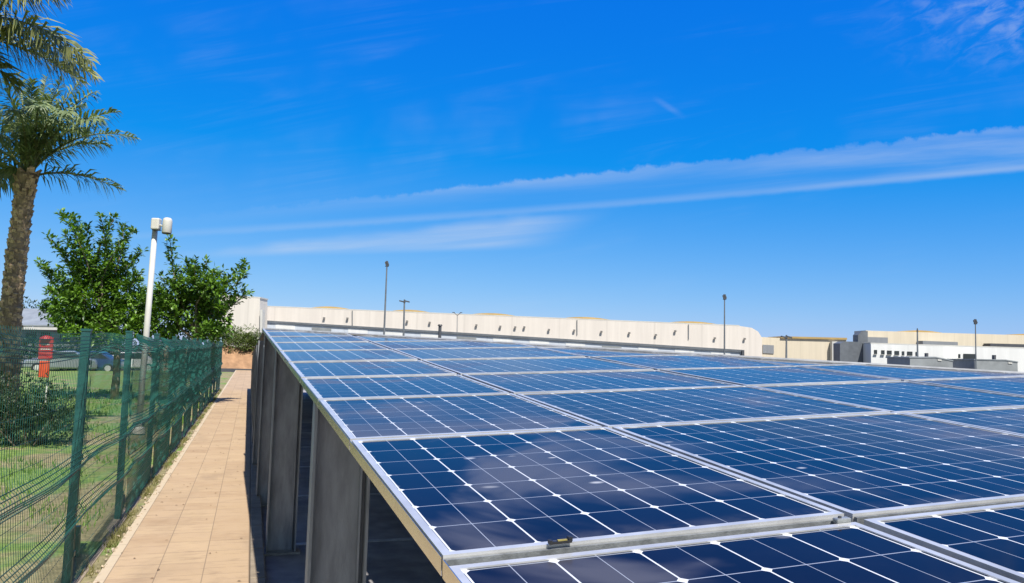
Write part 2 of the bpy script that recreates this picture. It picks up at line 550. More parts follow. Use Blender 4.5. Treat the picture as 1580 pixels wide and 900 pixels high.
# ------------------------------------------------------------------ setting: ground sheets
g = MB().box(-600, 600, -60, 900, -0.6, -0.16).build('ground', 'asphalt_far'); tag(g, kind='structure')
g = MB().box(0.215, 26, -6, 40, -0.3, -0.12).build('car_park', 'asphalt'); tag(g, kind='structure')
g = MB().box(-1.10, 0.08, -4, 67.0, -0.3, 0.0).build('walkway', 'path_tiles'); tag(g, kind='structure')
mb = MB()
y = -4.0
while y < 60:                             # kerb stones with open joints
    mb.box(0.084, 0.210, y + 0.004, y + 0.996, -0.3, 0.004)
    y += 1.0
g = bevel(mb.build('kerb', 'kerb_concrete'), 0.012); tag(g, kind='structure')
# lawn: gently uneven sheet
mb = MB()
nx, ny = 60, 110
vs, fs = [], []
for j in range(ny + 1):
    yy = -4 + 66 * (j / ny)
    for i in range(nx + 1):
        xx = -1.105 - 45 * (i / nx) ** 1.5
        zz = -0.02 + 0.035 * math.sin(xx * 1.7 + yy * 0.6) * math.sin(yy * 0.9 - xx * 0.3) + (0.02 if xx < -1.2 else 0)
        if xx > -1.3: zz = min(zz, -0.012)
        vs.append((xx, yy, zz))
for j in range(ny):
    for i in range(nx):
        a = j * (nx + 1) + i
        fs.append((a + 1, a, a + nx + 1, a + nx + 2))
g = mb.add(vs, fs).build('lawn', 'lawn_ground', smooth=True); tag(g, kind='structure')
# bay markings under the canopy
mb = MB()
for yy in (3.2, 5.9, 8.6, 11.35, 14.1, 16.9, 19.7, 22.5):
    mb.box(0.35, 5.2, yy - 0.05, yy + 0.05, -0.118, -0.114)
g = mb.build('bay_markings', 'line_paint'); tag(g, kind='structure')

# ------------------------------------------------------------------ canopy frame of reference
H = 0.5
RA = basis(19.382, 0.254, 0.636)
AM = CB.T @ RA                            # canopy axes in the world


def arr(X, Y, Z=0.0):
    """canopy coordinates (X across, Y along, in half metres; Z metres above the glass)"""
    return CAMP + AM @ np.array([X * H, Y * H, -H + Z])


COLS = [(0.77, 2.68), (2.73, 5.50), (5.56, 7.83), (7.88, 10.10), (10.15, 12.35)]
NCELL = [5, 8, 7, 7, 7]
ROWS = [(0.42, 2.88), (2.95, 5.43), (5.505, 7.60), (7.67, 9.62), (9.69, 11.88), (11.95, 14.22), (14.29, 16.55), (16.62, 18.88), (18.95, 21.2), (21.27, 23.2)]
D0, D1 = np.array([0.77, 22.9]), np.array([10.2, 7.9])            # hip line of the roof
DN = np.array([D1[1] - D0[1], -(D1[0] - D0[0])]); DN = -DN / np.linalg.norm(DN)   # points beyond the hip


def clip(poly):
    out = []
    for i in range(len(poly)):
        a, b = np.array(poly[i]), np.array(poly[(i + 1) % len(poly)])
        da, db = (a - D0) @ DN, (b - D0) @ DN
        if da <= 0: out.append(tuple(a))
        if da * db < 0: out.append(tuple(a + (b - a) * da / (da - db)))
    return out


def area(p):
    return 0.5 * abs(sum(p[i][0] * p[(i + 1) % len(p)][1] - p[(i + 1) % len(p)][0] * p[i][1] for i in range(len(p))))


def inset(p, w):
    n = len(p); out = []
    P = [np.array(q) for q in p]
    for i in range(n):
        a, b, c = P[i - 1], P[i], P[(i + 1) % n]
        d1 = (b - a) / np.linalg.norm(b - a); d2 = (c - b) / np.linalg.norm(c - b)
        n1, n2 = np.array([-d1[1], d1[0]]), np.array([-d2[1], d2[0]])
        k = w / max(0.15, 1 + n1 @ n2)
        out.append(tuple(b + (n1 + n2) * k))
    return out


def visible(pts):
    for X, Y in pts:
        q = (arr(X, Y) - CAMP) @ CB.T
        if q[2] > 0.05:
            px, py = 790 + F * q[0] / q[2], 450 - F * q[1] / q[2]
            if -60 < px < 1640 and py < 960: return True
    return False


PAN_T = 0.034
for ci, (xa, xb) in enumerate(COLS):
    for ri, (ya, yb) in enumerate(ROWS):
        poly = clip([(xa, ya), (xb, ya), (xb, yb), (xa, yb)])
        if len(poly) < 3 or area(poly) < 0.25: continue
        fine = [(xa + (xb - xa) * a, ya + (yb - ya) * b) for a in (0, .25, .5, .75, 1) for b in (0, .25, .5, .75, 1)]
        if not visible(fine): continue
        # local metres, origin at the near left corner
        lp = [((X - xa) * H, (Y - ya) * H) for X, Y in poly]
        q = [lp[0]]
        for p in lp[1:]:
            if math.dist(p, q[-1]) > 0.02: q.append(p)
        if math.dist(q[0], q[-1]) < 0.02: q.pop()
        lp = q
        if len(lp) < 3: continue
        cut = len(lp) != 4 or abs(area(lp) - (xb - xa) * (yb - ya) * H * H) > 1e-3
        lab = 'dark blue solar panel in the %s row from the front, %s column from the walkway' % (ORD[ri], ORD[ci])
        root = thing('solar_panel', arr(xa, ya), lab, 'solar panel', 'solar panels on the canopy')
        mw = Matrix.Identity(4)
        jit = Matrix.Rotation(R_(random.uniform(-0.22, 0.22)), 4, 'X') @ Matrix.Rotation(R_(random.uniform(-0.22, 0.22)), 4, 'Y')
        for i in range(3):
            for j in range(3): mw[i][j] = AM[i][j]
        mw = mw @ jit
        mw.translation = Vector(arr(xa, ya, -0.008 if ri == 0 else 0.0))      # the front row hangs a little lower
        root.matrix_world = mw
        lip = 0.018
        inn = inset(lp, lip)
        n = len(lp)
        fb = MB()
        vs = [(*p, 0) for p in lp] + [(*p, 0) for p in inn] + [(*p, -0.005) for p in inn] + [(*p, -PAN_T) for p in lp] + [(*p, -PAN_T) for p in inset(lp, lip + .008)]
        fs = []
        for i in range(n):
            k = (i + 1) % n
            fs += [(i, k, n + k, n + i), (n + i, n + k, 2 * n + k, 2 * n + i), (3 * n + k, 3 * n + i, 4 * n + i, 4 * n + k), (k, i, 3 * n + i, 3 * n + k), (2 * n + i, 2 * n + k, 4 * n + k, 4 * n + i)]
        fb.add(vs, fs)
        fr = fb.build('frame', 'aluminium', root, local=True)
        gb = MB().prism([(*p, -0.009) for p in inset(lp, lip - 0.004)], (0, 0, 0.0055))
        Wd, Dd, nc = (xb - xa) * H, (yb - ya) * H, NCELL[ci]
        e = lip + 0.006
        gb.uv = (lambda Wd, Dd, nc: (lambda p: ((p[0] - e) / (Wd - 2 * e) * nc, (p[1] - e) / (Dd - 2 * e) * 7)))(Wd, Dd, nc)
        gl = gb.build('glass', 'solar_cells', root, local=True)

# canopy structure -------------------------------------------------
cp = thing('carport_canopy', on_z(600, 860, -0.12), 'grey steel canopy frame holding the solar panels over the parking bays', 'canopy')


def abox(mb, X0, X1, Y0, Y1, Z0, Z1):
    c = [(X0, Y0, Z0), (X1, Y0, Z0), (X1, Y1, Z0), (X0, Y1, Z0), (X0, Y0, Z1), (X1, Y0, Z1), (X1, Y1, Z1), (X0, Y1, Z1)]
    return mb.hexa([arr(*p) for p in c])


def hipx(Y):                              # across-position of the hip at Y
    return D0[0] + (Y - D0[1]) * (D1[0] - D0[0]) / (D1[1] - D0[1])


gaps = [ROWS[0][0]] + [(ROWS[i][1] + ROWS[i + 1][0]) / 2 for i in range(len(ROWS) - 1)]
for gi, gy in enumerate(gaps):            # purlins across, seen in the joints between the rows
    xe = min(12.4, hipx(gy) - 0.3)
    if xe < 1.5: continue
    w = 0.13 if gi == 1 else 0.10
    mb = MB()
    abox(mb, 0.80, xe, gy - w, gy + w, -0.050, -PAN_T - 0.003)
    abox(mb, 1.35, xe, gy - w, gy - w + 0.014, -0.12, -0.0505)
    if gi == 1:                           # raised channel in the wide joint
        abox(mb, 0.785, xe, gy - 0.026, gy + 0.004, -0.0365, -0.028)
    pu = mb.build('purlin', 'galvanised', cp)
    if gi == 1:
        mb = MB()
        for k in range(3):
            xa, xb = COLS[k]
            abox(mb, xa + 0.004, xb - 0.004, gy + 0.0120, gy + 0.0300, -0.0335, -0.0065)
        mb.build('face_plate', 'rail_grey', pu)
for X in (2.2, 4.1, 6.7, 9.0):            # rafters along
    ye = D0[1] + (X - D0[0]) * (D1[1] - D0[1]) / (D1[0] - D0[0]) - 0.4
    abox(MB(), X - 0.07, X + 0.07, 0.5, ye, -0.32, -0.162).build('rafter', 'column_steel', cp)
# unseen sheet added behind the hip to keep the bays in shade
P1 = D0 + (D1 - D0) / np.linalg.norm(D1 - D0) * 26
e0, e1 = arr(*(D0 + DN * 0.03), -0.012), arr(*(P1 + DN * 0.03), -0.012)
q0, q1 = np.array([0.02, 37.0, 1.55]), np.array([24.0, 33.0, 0.9])
dn_ = np.array([0, 0, -0.03])
MB().prism([e0, e1, q1], dn_).prism([e0 + [0, 0, .001], q1 + [0, 0, .001], q0], dn_).build('shade_sheet', 'dark_grey', cp)
mb = MB()
a, b_ = arr(*D0, 0.003), arr(*P1, 0.003)
mb.tube([a, b_], 0.012, 6)
mb.build('ridge_trim', 'aluminium', cp)


def hcol(x0, x1, y, zt, zb=-0.12, fl=0.16, tk=0.014):
    """H-section column, web facing the viewer; top follows the canopy"""
    root_m = MB()
    y0, y1 = y, y + fl

    def piece(xa, xb, ya, yb):
        ztop = lambda X, Y: zt(X, Y)
        root_m.hexa([(xa, ya, zb), (xb, ya, zb), (xb, yb, zb), (xa, yb, zb), (xa, ya, ztop(xa, ya)), (xb, ya, ztop(xb, ya)), (xb, yb, ztop(xb, yb)), (xa, yb, ztop(xa, yb))])
    piece(x0, x0 + tk, y0, y1)
    piece(x1 - tk, x1, y0, y1)
    piece(x1 - 0.045, x1 - 0.036, y0 + 0.03, y0 + fl / 2 - 0.01)
    piece(x0 + tk + .001, x1 - tk - .001, y0 + fl / 2 - 0.006, y0 + fl / 2 + 0.006)
    c = root_m.build('column', 'column_steel', cp)
    bp = MB().box(x0 - 0.04, x1 + 0.04, y0 - 0.05, y1 + 0.05, -0.119, -0.10).build('base_plate', 'galvanised', c)
    return c


N0, C0 = AM[:, 2], arr(0, 0, -0.055)


def under(X, Y):
    return C0[2] - (N0[0] * (X - C0[0]) + N0[1] * (Y - C0[1])) / N0[2]


hcol(0.315, 0.60, 4.05, under)
hcol(0.232, 0.515, 8.25, under)
hcol(0.150, 0.43, 10.75, under)
for x, y in ((2.9, 3.6), (2.7, 7.2), (4.6, 3.0)):
    hcol(x, x + 0.28, y, under)
for k, yy in enumerate((13.6, 16.8, 20.2, 24.0, 28.0, 32.5, 36.5)):
    xl = 0.105 - 0.002 * (yy - 13)
    hcol(xl, xl + 0.27, yy, lambda X, Y: 2.05 - (Y - 11.5) * 0.0225)
# bright edge rail along the walkway side, one length per panel row
for (ya, yb) in ROWS:
    mb = MB()
    abox(mb, 0.7632, 0.7665, ya + 0.004, yb + 0.05, -0.040, -0.004)
    mb.build('edge_rail', 'rail_metal', cp)

# clip lying on the joint, and the end clamp of the crossing rail
ax_, ay_, az_ = AM[:, 0], AM[:, 1], AM[:, 2]
d = ray(866, 838); d = d @ RA.T if False else RA.T @ (CB @ d)
pc = None


def hit(x, y, Z=0.0):
    dd = np.array([(x - 790) / F, (450 - y) / F, 1.0]) @ RA
    k = (-H + Z) / dd[2]
    return CAMP + AM @ (dd * k)


pc = hit(866, 841, 0.0)
cl = thing('cable_clip', pc, 'small black and yellow clip lying on the metal joint between two panel rows', 'clip')
mb = MB()
mb.obox(pc + az_ * 0.006, ax_ * 0.022, ay_ * 0.004, az_ * 0.0025)
mb.obox(pc + az_ * 0.008 - ax_ * 0.024, ax_ * 0.003, ay_ * 0.006, az_ * 0.004)
mb.obox(pc + az_ * 0.010 + ax_ * 0.020 + ay_ * .004, ax_ * 0.004, ay_ * 0.006, az_ * 0.004)
mb.build('body', 'black', cl)
mb = MB()
mb.obox(pc + az_ * 0.0095 + ax_ * 0.002, ax_ * 0.010, ay_ * 0.0028, az_ * 0.0012)
mb.build('strap', 'yellow_tape', cl)
pe = hit(1299, 803, -0.004)
ec = thing('end_clamp', pe, 'small grey metal clamp where the first column joint meets the front joint', 'clamp')
mb = MB()
mb.obox(pe, ax_ * 0.020, ay_ * 0.009, az_ * 0.006)
bevel(mb.build('plate', 'galvanised', ec), 0.003)
mb = MB(); mb.tube([pe + az_ * 0.0062 - ax_ * .006, pe + az_ * 0.010 - ax_ * .006], 0.004, 6); mb.build('bolt', 'dark_grey', ec)

# ------------------------------------------------------------------ fence
FX = -1.285
fe = thing('mesh_fence', (FX, 4.6, 0), 'dark green welded mesh fence with square posts along the left edge of the walkway', 'fence')
PITCH_, FH = 2.53, 1.96
YS = [4.57 + PITCH_ * i for i in range(13)]
post0 = None
for i, yy in enumerate(YS):
    if i == 0:
        mb = MB()
        mb.box(-0.032, 0.032, -0.032, 0.032, -0.2, 2.0)
        mb.box(-0.037, 0.037, -0.037, 0.037, 2.001, 2.02)
        for zz in (0.25, 1.0, 1.75):
            mb.box(0.0325, 0.042, -0.03, 0.03, zz - 0.02, zz + 0.02)
        post0 = mb.build('post', 'fence_post', fe, local=True)
        post0.location = (0, 0, 0)
    else:
        p = copy_child(post0, fe, (0.0, yy - 4.6 + 0.03, random.uniform(-0.02, 0.03) + 0.004 * i))
        p.rotation_euler = (R_(random.uniform(-0.6, 0.6)), R_(random.uniform(-0.5, 0.9)), 0)
ye = YS[-1] + PITCH_ * 0.9
mb = MB(); mb.box(FX - 0.04, FX + 0.05, ye, ye + 0.1, -0.1, 2.2)
mb.box(FX - 0.08, FX + 0.10, ye - 0.05, ye + 0.15, 2.201, 2.26)
mb.build('end_post', 'end_post', fe)


def mesh_panel(seed, ln, rw=0.0030, rf=0.0046):
    rnd = random.Random(seed)
    FOLD = [(1.85, 0.055), (0.98, 0.055), (0.55, 0.055)]
    ph, am = rnd.uniform(0, 6), rnd.uniform(0.008, 0.022)

    def off(y, z):
        x = 0.055
        for zc, dp in FOLD:
            x += dp * max(0.0, 1 - abs(z - zc - 0.012 * math.sin(y * 2.4 + ph)) / 0.075)
        x += am * math.sin(y * 1.25 + ph) * math.sin(z * 2.6 + ph) * 1.2
        return x
    zs = sorted(set([0.02, 0.3, 0.42, 0.78, 1.2, 1.4, FH] + [z + d for z, _ in FOLD for d in (-0.075, -0.03, 0, 0.03, 0.075) if 0 < z + d < FH]))
    mb, fb = MB(), MB()
    n = int(ln / 0.05) + 1
    for k in range(n + 1):
        y = 0.02 + k * 0.05
        dz = 0.012 * math.sin(y * 2.0 + ph)
        mb.tube([(off(y, z), y, z + (dz if z > 1 else 0)) for z in zs], rw, 3, cap=False)
    hz = [0.02, 0.22, 0.36, 0.76, 0.84, 1.15, 1.30, 1.45, FH - 0.005]
    for z, dp in FOLD:
        hz += [z + d for d in (-0.075, -0.048, -0.022, 0.0, 0.022, 0.048, 0.075) if z + d < FH]
    for z in hz:
        ys = np.linspace(0.02, 0.02 + n * 0.05, 13)
        fold = any(abs(z - q) < 0.08 for q, _ in FOLD)
        (fb if fold else mb).tube([(off(y, z) + 0.004, y, z + 0.018 * math.sin(y * 2.0 + ph + z) * (z > 0.3)) for y in ys], rf if fold else rw * 0.85, 4, cap=False)
    return mb, fb


protos = []
for i, yy in enumerate([YS[0] - PITCH_] + YS):
    if i < 7:                             # light mesh near, heavier mesh in the later lengths
        gm, fm = mesh_panel(i, PITCH_, 0.0019, 0.0036) if i < 3 else mesh_panel(i, PITCH_)
        p = gm.build('mesh_panel', 'fence_green', fe, local=True)
        q = fm.build('fold_wires', 'fence_fold', p, local=True)
        protos.append((p, q))
    else:
        p = copy_child(protos[3 + i % 4][0], fe)
        copy_child(protos[3 + i % 4][1], p)
    p.location = (0.0, yy - 4.6 + 0.02, 0.008 * i + random.uniform(-0.01, 0.01))
    p.rotation_euler = (R_(random.uniform(-0.5, 0.5)), 0, 0)
    p.scale = (1, 0.99, 1)
# concrete footing strip of the fence
mb = MB(); mb.box(FX - 0.05, FX + 0.085, 2.0, ye + 0.2, -0.25, -0.004)
mb.build('footing', 'kerb_concrete', fe)
# cut-off post stump beside the second post
p = on_z(112, 898)
mb = MB(); mb.box(-0.035, 0.035, -0.035, 0.035, -0.1, 0.28)
t_ = mb.build('post_stump', 'fence_post', None)
t_.location = (FX - 0.10, 7.95, 0); ORIG[t_.name] = np.array(t_.location)
tag(t_, 'short cut-off green post stump standing behind the mesh near the ground', 'post stump')

# ------------------------------------------------------------------ plants


def leaf(mb, c, d, up, L, Wd):
    """one folded leaf: two triangles pairs along its midrib"""
    d = d / (np.linalg.norm(d) + 1e-9)
    sd = np.cross(d, up); sd /= np.linalg.norm(sd) + 1e-9
    nn = np.cross(sd, d)
    a, m1, tip = c, c + d * L * 0.5, c + d * L - nn * L * 0.12
    l = m1 + sd * Wd * 0.5 + nn * Wd * 0.12; r = m1 - sd * Wd * 0.5 + nn * Wd * 0.12
    mb.add([a, l, tip, r, m1], [(0, 4, 1), (1, 4, 2), (0, 3, 4), (3, 2, 4)])


RN = np.random.default_rng(11)


def rv():
    v = RN.normal(size=3); return v / np.linalg.norm(v)


def shoot(crown, wood, a, b, n, L, r0, spread=0.2):
    """leafy shoot from a to b"""
    a, b = np.asarray(a, float), np.asarray(b, float)
    mid = (a + b) / 2 + RN.normal(size=3) * 0.12 * np.linalg.norm(b - a)
    pts = [(1 - t) ** 2 * a + 2 * t * (1 - t) * mid + t * t * b for t in np.linspace(0, 1, 6)]
    wood.tube(pts, [r0 * (1 - 0.85 * i / 5) for i in range(6)], 5)
    for k in range(n):
        t = RN.uniform(0.12, 1.0)
        p = (1 - t) ** 2 * a + 2 * t * (1 - t) * mid + t * t * b
        o = rv(); o[2] = o[2] * 0.6 + 0.35
        q = p + o * RN.uniform(0, spread) * (1.15 - 0.55 * t)
        leaf(crown, q, o + rv() * 0.6 + np.array([0, 0, 0.15]), np.array([0, 0, 1.0]) + rv() * 0.5, L * RN.uniform(0.7, 1.25), L * RN.uniform(0.42, 0.6))


def citrus(base, tips, core_px, D, label, nmass, L, trunk_h, lobes):
    base = np.asarray(base, float)
    root = thing('citrus_tree', base, label, 'tree', 'leafy trees behind the fence')
    crown, wood = MB(), MB()
    core = at(*core_px, D)
    fork = base + np.array([0, 0, trunk_h])
    wood.tube([base - [0, 0, .1], base + [0.03, 0, trunk_h * 0.5], fork, (fork + core) / 2 + [.1, 0, 0]], [0.15, 0.12, 0.11, 0.07], 9)
    for (px, py) in tips:
        dd = RN.uniform(-1.0, 1.0)
        tip = at(px, py, D + dd)
        st = core + (tip - core) * RN.uniform(0.15, 0.35) + np.array([0, 0, -0.4]) + RN.normal(size=3) * 0.2
        wood.tube([fork + (core - fork) * 0.3, (fork + st) / 2 + RN.normal(size=3) * .1, st], [0.05, 0.04, 0.03], 5)
        ln = np.linalg.norm(tip - st)
        shoot(crown, wood, st, tip, int(100 * ln), L, 0.03, 0.24)
    for (px, py, rx, rz, k) in lobes:     # clumped foliage masses
        c = at(px, py, D + RN.uniform(-0.8, 0.8))
        r = rx / F * D; rr = rz / F * D
        for _ in range(int(nmass * k)):
            cc = c + rv() * np.array([r, r, rr]) * RN.uniform(0.35, 1.0) ** 0.6
            nl = RN.integers(4, 9)
            out = cc - c; out /= np.linalg.norm(out) + 1e-9
            for _ in range(nl):
                o = rv() * 0.8 + out * 0.7 + np.array([0, 0, 0.1])
                leaf(crown, cc + rv() * RN.uniform(0.02, 0.16), o, np.array([0, 0, 1.0]) + rv() * 0.6, L * RN.uniform(0.7, 1.25), L * RN.uniform(0.42, 0.6))
    crown.build('crown', 'citrus_leaf', root)
    wood.build('trunk', 'bark', root, smooth=True)
    return root


DT = 27.0
b1 = at(177, 600, DT); b1[2] = 0
citrus(b1, [(92, 330), (109, 334), (74, 364), (60, 405), (66, 410), (124, 347), (134, 350), (155, 331), (180, 332), (190, 348), (209, 354), (220, 385), (75, 448), (204, 403), (100, 360), (88, 385), (165, 365), (185, 375), (145, 390), (115, 400), (215, 420)],
       (150, 462), DT, 'tall leafy green tree with upright shoots between the palm and the white lamp post', 150, 0.175, 1.7,
       [(112, 425, 26, 22, .30), (150, 415, 30, 22, .22), (188, 405, 20, 24, .28), (95, 470, 28, 30, .9), (140, 460, 45, 30, 1.4), (190, 455, 34, 34, 1.1), (120, 500, 30, 20, .8), (165, 500, 42, 22, 1.1), (205, 485, 26, 26, .8), (150, 515, 48, 14, .9), (108, 488, 30, 24, .7), (222, 470, 20, 26, .7), (225, 505, 22, 18, .7), (140, 480, 50, 30, .9)])
b2 = at(298, 600, DT - 1); b2[2] = 0
citrus(b2, [(286, 401), (269, 412), (318, 402), (300, 404), (345, 417), (380, 404), (379, 419), (376, 441), (384, 453), (367, 460), (347, 478), (247, 426), (263, 366), (330, 416), (240, 445), (355, 432)],
       (298, 472), DT - 1, 'wide low leafy green tree right of the white lamp post, reaching towards the far buildings', 150, 0.175, 1.6,
       [(262, 455, 26, 22, .55), (300, 440, 32, 24, .7), (330, 445, 20, 18, .35), (255, 490, 30, 28, .9), (295, 485, 38, 30, 1.3), (330, 490, 22, 26, .8), (275, 515, 36, 16, .6), (325, 512, 24, 14, .5), (285, 470, 40, 24, .8), (240, 470, 20, 26, .6)])


def frond(mb, ribs, p0, p1, p2, nl, ll, droop, wd=0.021):
    p0, p1, p2 = (np.asarray(q, float) for q in (p0, p1, p2))
    bez = lambda t: (1 - t) ** 2 * p0 + 2 * t * (1 - t) * p1 + t * t * p2
    ts = np.linspace(0, 1, 10)
    ribs.tube([bez(t) for t in ts], [0.030 * (1 - 0.85 * t) for t in ts], 5)
    for k in range(nl):
        t = 0.14 + 0.86 * (k + RN.uniform(-.3, .3)) / nl
        t = min(max(t, 0.1), 1)
        c = bez(t); tg = bez(min(1.0, t + 0.02)) - bez(t - 0.02); tg /= np.linalg.norm(tg)
        side = np.cross(tg, [0, 0, 1.0]); side /= np.linalg.norm(side) + 1e-9
        upv = np.cross(side, tg)
        env = math.sin(math.pi * min(1, 0.18 + 0.80 * t)) ** 0.6
        for sg in (-1, 1):
            L = ll * env * RN.uniform(0.8, 1.12)
            ph = RN.uniform(-1.25, 1.0)
            d = (side * sg * math.cos(ph) + upv * math.sin(ph)) * 0.85 + tg * (0.42 + 0.5 * t)
            d /= np.linalg.norm(d)
            wv = np.cross(d, upv); wv /= np.linalg.norm(wv) + 1e-9
            wv = wv * math.cos(0.6) + upv * math.sin(0.6) * sg
            q1 = c + d * L * 0.5; q2 = c + d * L - np.array([0, 0, droop * L]); 
            w0 = wv * wd
            mb.add([c - w0 * .5, c + w0 * .5, q1 + w0, q1 - w0, q2], [(0, 1, 2, 3), (3, 2, 4)])


def palm(base_px, D, top_px, r, label, fronds, leafm, ll, nl=62, wd=0.021):
    base = at(*base_px, D); base[2] = 0
    top = at(*top_px, D)
    root = thing('palm_tree', base, label, 'palm', 'palms on the lawn')
    tr = MB()
    N = 46
    pts, rad = [], []
    for i in range(N + 1):
        t = i / N
        c = base * (1 - t) + top * t + NR * 0.10 * math.sin(t * math.pi) * -1
        pts.append(c); rad.append(r * (1.18 - 0.34 * t ** 0.6 + (0.22 if t > 0.93 else 0) * (t - .93) / .07 + (0.05 if i % 2 else -0.02)))
    tr.tube(pts, rad, 14)
    lb = MB()
    # old leaf bases: overlapping stubs in a spiral
    ang = 0.0
    for i in range(560):
        t = 0.02 + 0.975 * i / 560
        ang += 2.399963 + RN.normal() * 0.22
        t = min(0.995, max(0.01, t + RN.normal() * 0.006))
        c = base * (1 - t) + top * t - NR * 0.10 * math.sin(t * math.pi)
        o = np.array([math.cos(ang), math.sin(ang), 0])
        tz = np.array([-math.sin(ang), math.cos(ang), 0])
        rr = r * (1.14 - 0.34 * t ** 0.6)
        L = r * RN.uniform(0.35, 0.62) * (1 + 0.6 * (t > 0.9))
        a = c + o * rr * 0.92
        e = a + o * L * RN.uniform(0.35, 0.65) + np.array([0, 0, L * 0.8])
        w1, w2 = r * RN.uniform(0.18, 0.36), r * RN.uniform(0.12, 0.22)
        lb.hexa([a - tz * w1 - [0, 0, .05], a + tz * w1 - [0, 0, .05], a + tz * w1 - o * .05 + [0, 0, .06], a - tz * w1 - o * .05 + [0, 0, .06],
                 e - tz * w2, e + tz * w2, e + tz * w2 - o * .03 + [0, 0, .02], e - tz * w2 - o * .03 + [0, 0, .02]])
    tr.build('trunk', 'palm_bark', root)
    lb.build('leaf_bases', 'palm_stub', root)
    lv, rb = MB(), MB()
    for (px, py, dd, lift) in fronds:
        tip = at(px, py, D + dd)
        ln = np.linalg.norm(tip - top)
        hv = tip - top; hv[2] = 0
        ctl = top + hv * 0.42 + np.array([0, 0, (tip - top)[2] * 0.5 + lift * ln])
        frond(lv, rb, top + RN.normal(size=3) * 0.06, ctl, tip, nl, ll, 0.30, wd)
    lv.build('crown', leafm, root)
    rb.build('frond_stalks', 'palm_leaf_near', root)
    return root


fr1 = [(213, 214, -.2, .32), (190, 294, .3, .20), (186, 172, .5, .26), (150, 140, -1.0, .20), (122, 128, .8, .14), (96, 122, -1.2, .12), (72, 118, .4, .06), (50, 122, -.8, .05), (28, 112, 1.0, .08), (5, 122, -.5, .15), (-30, 150, .6, .22), (-70, 190, -.3, .28), (-90, 235, .3, .3), (-70, 290, -.5, .25), (-20, 300, .9, .3), (135, 205, 1.6, .36), (20, 170, -1.9, .36), (62, 165, -2.1, .4), (110, 175, -1.8, .36), (70, 150, 2.0, .3), (10, 200, 1.9, .35), (160, 185, -1.1, .34), (170, 225, 1.0, .30), (128, 160, 1.2, .2), (-20, 210, -1.6, .4)]
palm((8, 668), 17.0, (43, 268), 0.205, 'palm tree with a rough brown trunk and a full grey-green crown at the left edge', fr1, 'palm_leaf', 0.52)
fr2 = [(150, 122, .0, .42), (128, 128, .8, .36), (142, 96, -.6, .40), (60, -60, .6, .26), (-40, -150, .2, .2), (-160, -170, -.5, .12), (-300, -120, .2, .2), (-380, 0, .0, .35), (-400, 90, .4, .4), (-330, 150, -.6, .4), (-240, 190, .8, .4), (-100, 190, 1.3, .5), (30, 138, 1.1, .42), (-150, 180, -1.8, .5), (100, -10, -1.0, .30), (40, -30, 1.5, .35), (-200, -90, 1.9, .4), (-90, -100, -1.8, .35), (-5, -20, 1.9, .4)]
palm((-170, 700), 13.5, (-135, 80), 0.24, 'palm frond tips hanging in at the top left corner from a palm outside the view', fr2, 'palm_leaf_near', 0.74, 112, 0.025)


def bush(name, c, rx, ry, rz, n, L, leafm, label, cat, group=None, stems=10):
    c = np.asarray(c, float)
    root = thing(name, (c[0], c[1], c[2]), label, cat, group)
    lv, st = MB(), MB()
    hubs = [np.array([RN.uniform(-.7, .7) * rx, RN.uniform(-.7, .7) * ry, RN.uniform(0.25, 0.95) * rz]) for _ in range(max(8, stems))]
    for h_ in hubs:
        st.tube([c + [h_[0] * .3, h_[1] * .3, 0], c + h_ * [.7, .7, .6], c + h_], [0.018, 0.012, 0.006], 4)
    for k in range(n):
        hb = hubs[RN.integers(len(hubs))]
        o = rv(); q = c + hb + o * RN.uniform(0.1, 1) ** .5 * np.array([rx * .42, ry * .42, rz * .33])
        if q[2] < c[2] + 0.02: q[2] = c[2] + 0.02 + RN.uniform(0, .1)
        for _ in range(3):
            leaf(lv, q + rv() * L * .5, o + rv() * 0.9 + np.array([0, 0, .25]), np.array([0, 0, 1.0]) + rv() * .5, L * RN.uniform(.7, 1.3), L * RN.uniform(.35, .6))
    lv.build('foliage', leafm, root)
    st.build('stems', 'bark', root)
    return root


p = at(40, 690, 14.6)
bush('shrub', (p[0], p[1], 0), 0.95, 0.7, 1.12, 2100, 0.07, 'shrub_leaf', 'dark green rounded shrub in front of the palm trunk behind the mesh fence', 'shrub', None, 26)
p = at(-40, 690, 15.4)
bush('shrub', (p[0], p[1], 0), 0.8, 0.7, 1.05, 1500, 0.07, 'shrub_leaf', 'dark green shrub cut off by the left edge of the view behind the fence', 'shrub', None, 22)

# lawn grass (stuff) and weeds along the fence
mb = MB()
for k in range(26000):
    u = RN.uniform()
    yy = 5.5 + 30 * u ** 1.3
    xx = -1.45 - RN.uniform(0, 1) ** 1.2 * (2 + yy * 0.36)
    nse = math.sin(xx * 1.9 + 1) * math.sin(yy * 1.1) + 0.5 * math.sin(xx * 4.3 + yy * 2.9)
    if nse + RN.normal() * 0.3 + (-xx - 3.2) * .25 < -0.05: continue
    h_ = RN.uniform(0.03, 0.085) * (1 + 0.02 * yy)
    a = RN.uniform(0, 2 * math.pi); w_ = 0.004 + 0.0006 * yy
    zb = -0.0
    lean = RN.normal(size=2) * 0.03
    mb.add([(xx - w_ * math.cos(a), yy - w_ * math.sin(a), zb - .03), (xx + w_ * math.cos(a), yy + w_ * math.sin(a), zb - .03), (xx + lean[0], yy + lean[1], zb + h_)], [(0, 1, 2)])
g = mb.build('lawn_grass', 'grass_blade'); tag(g, 'short green grass of the lawn behind the mesh fence', 'grass', kind='stuff')
mb = MB()
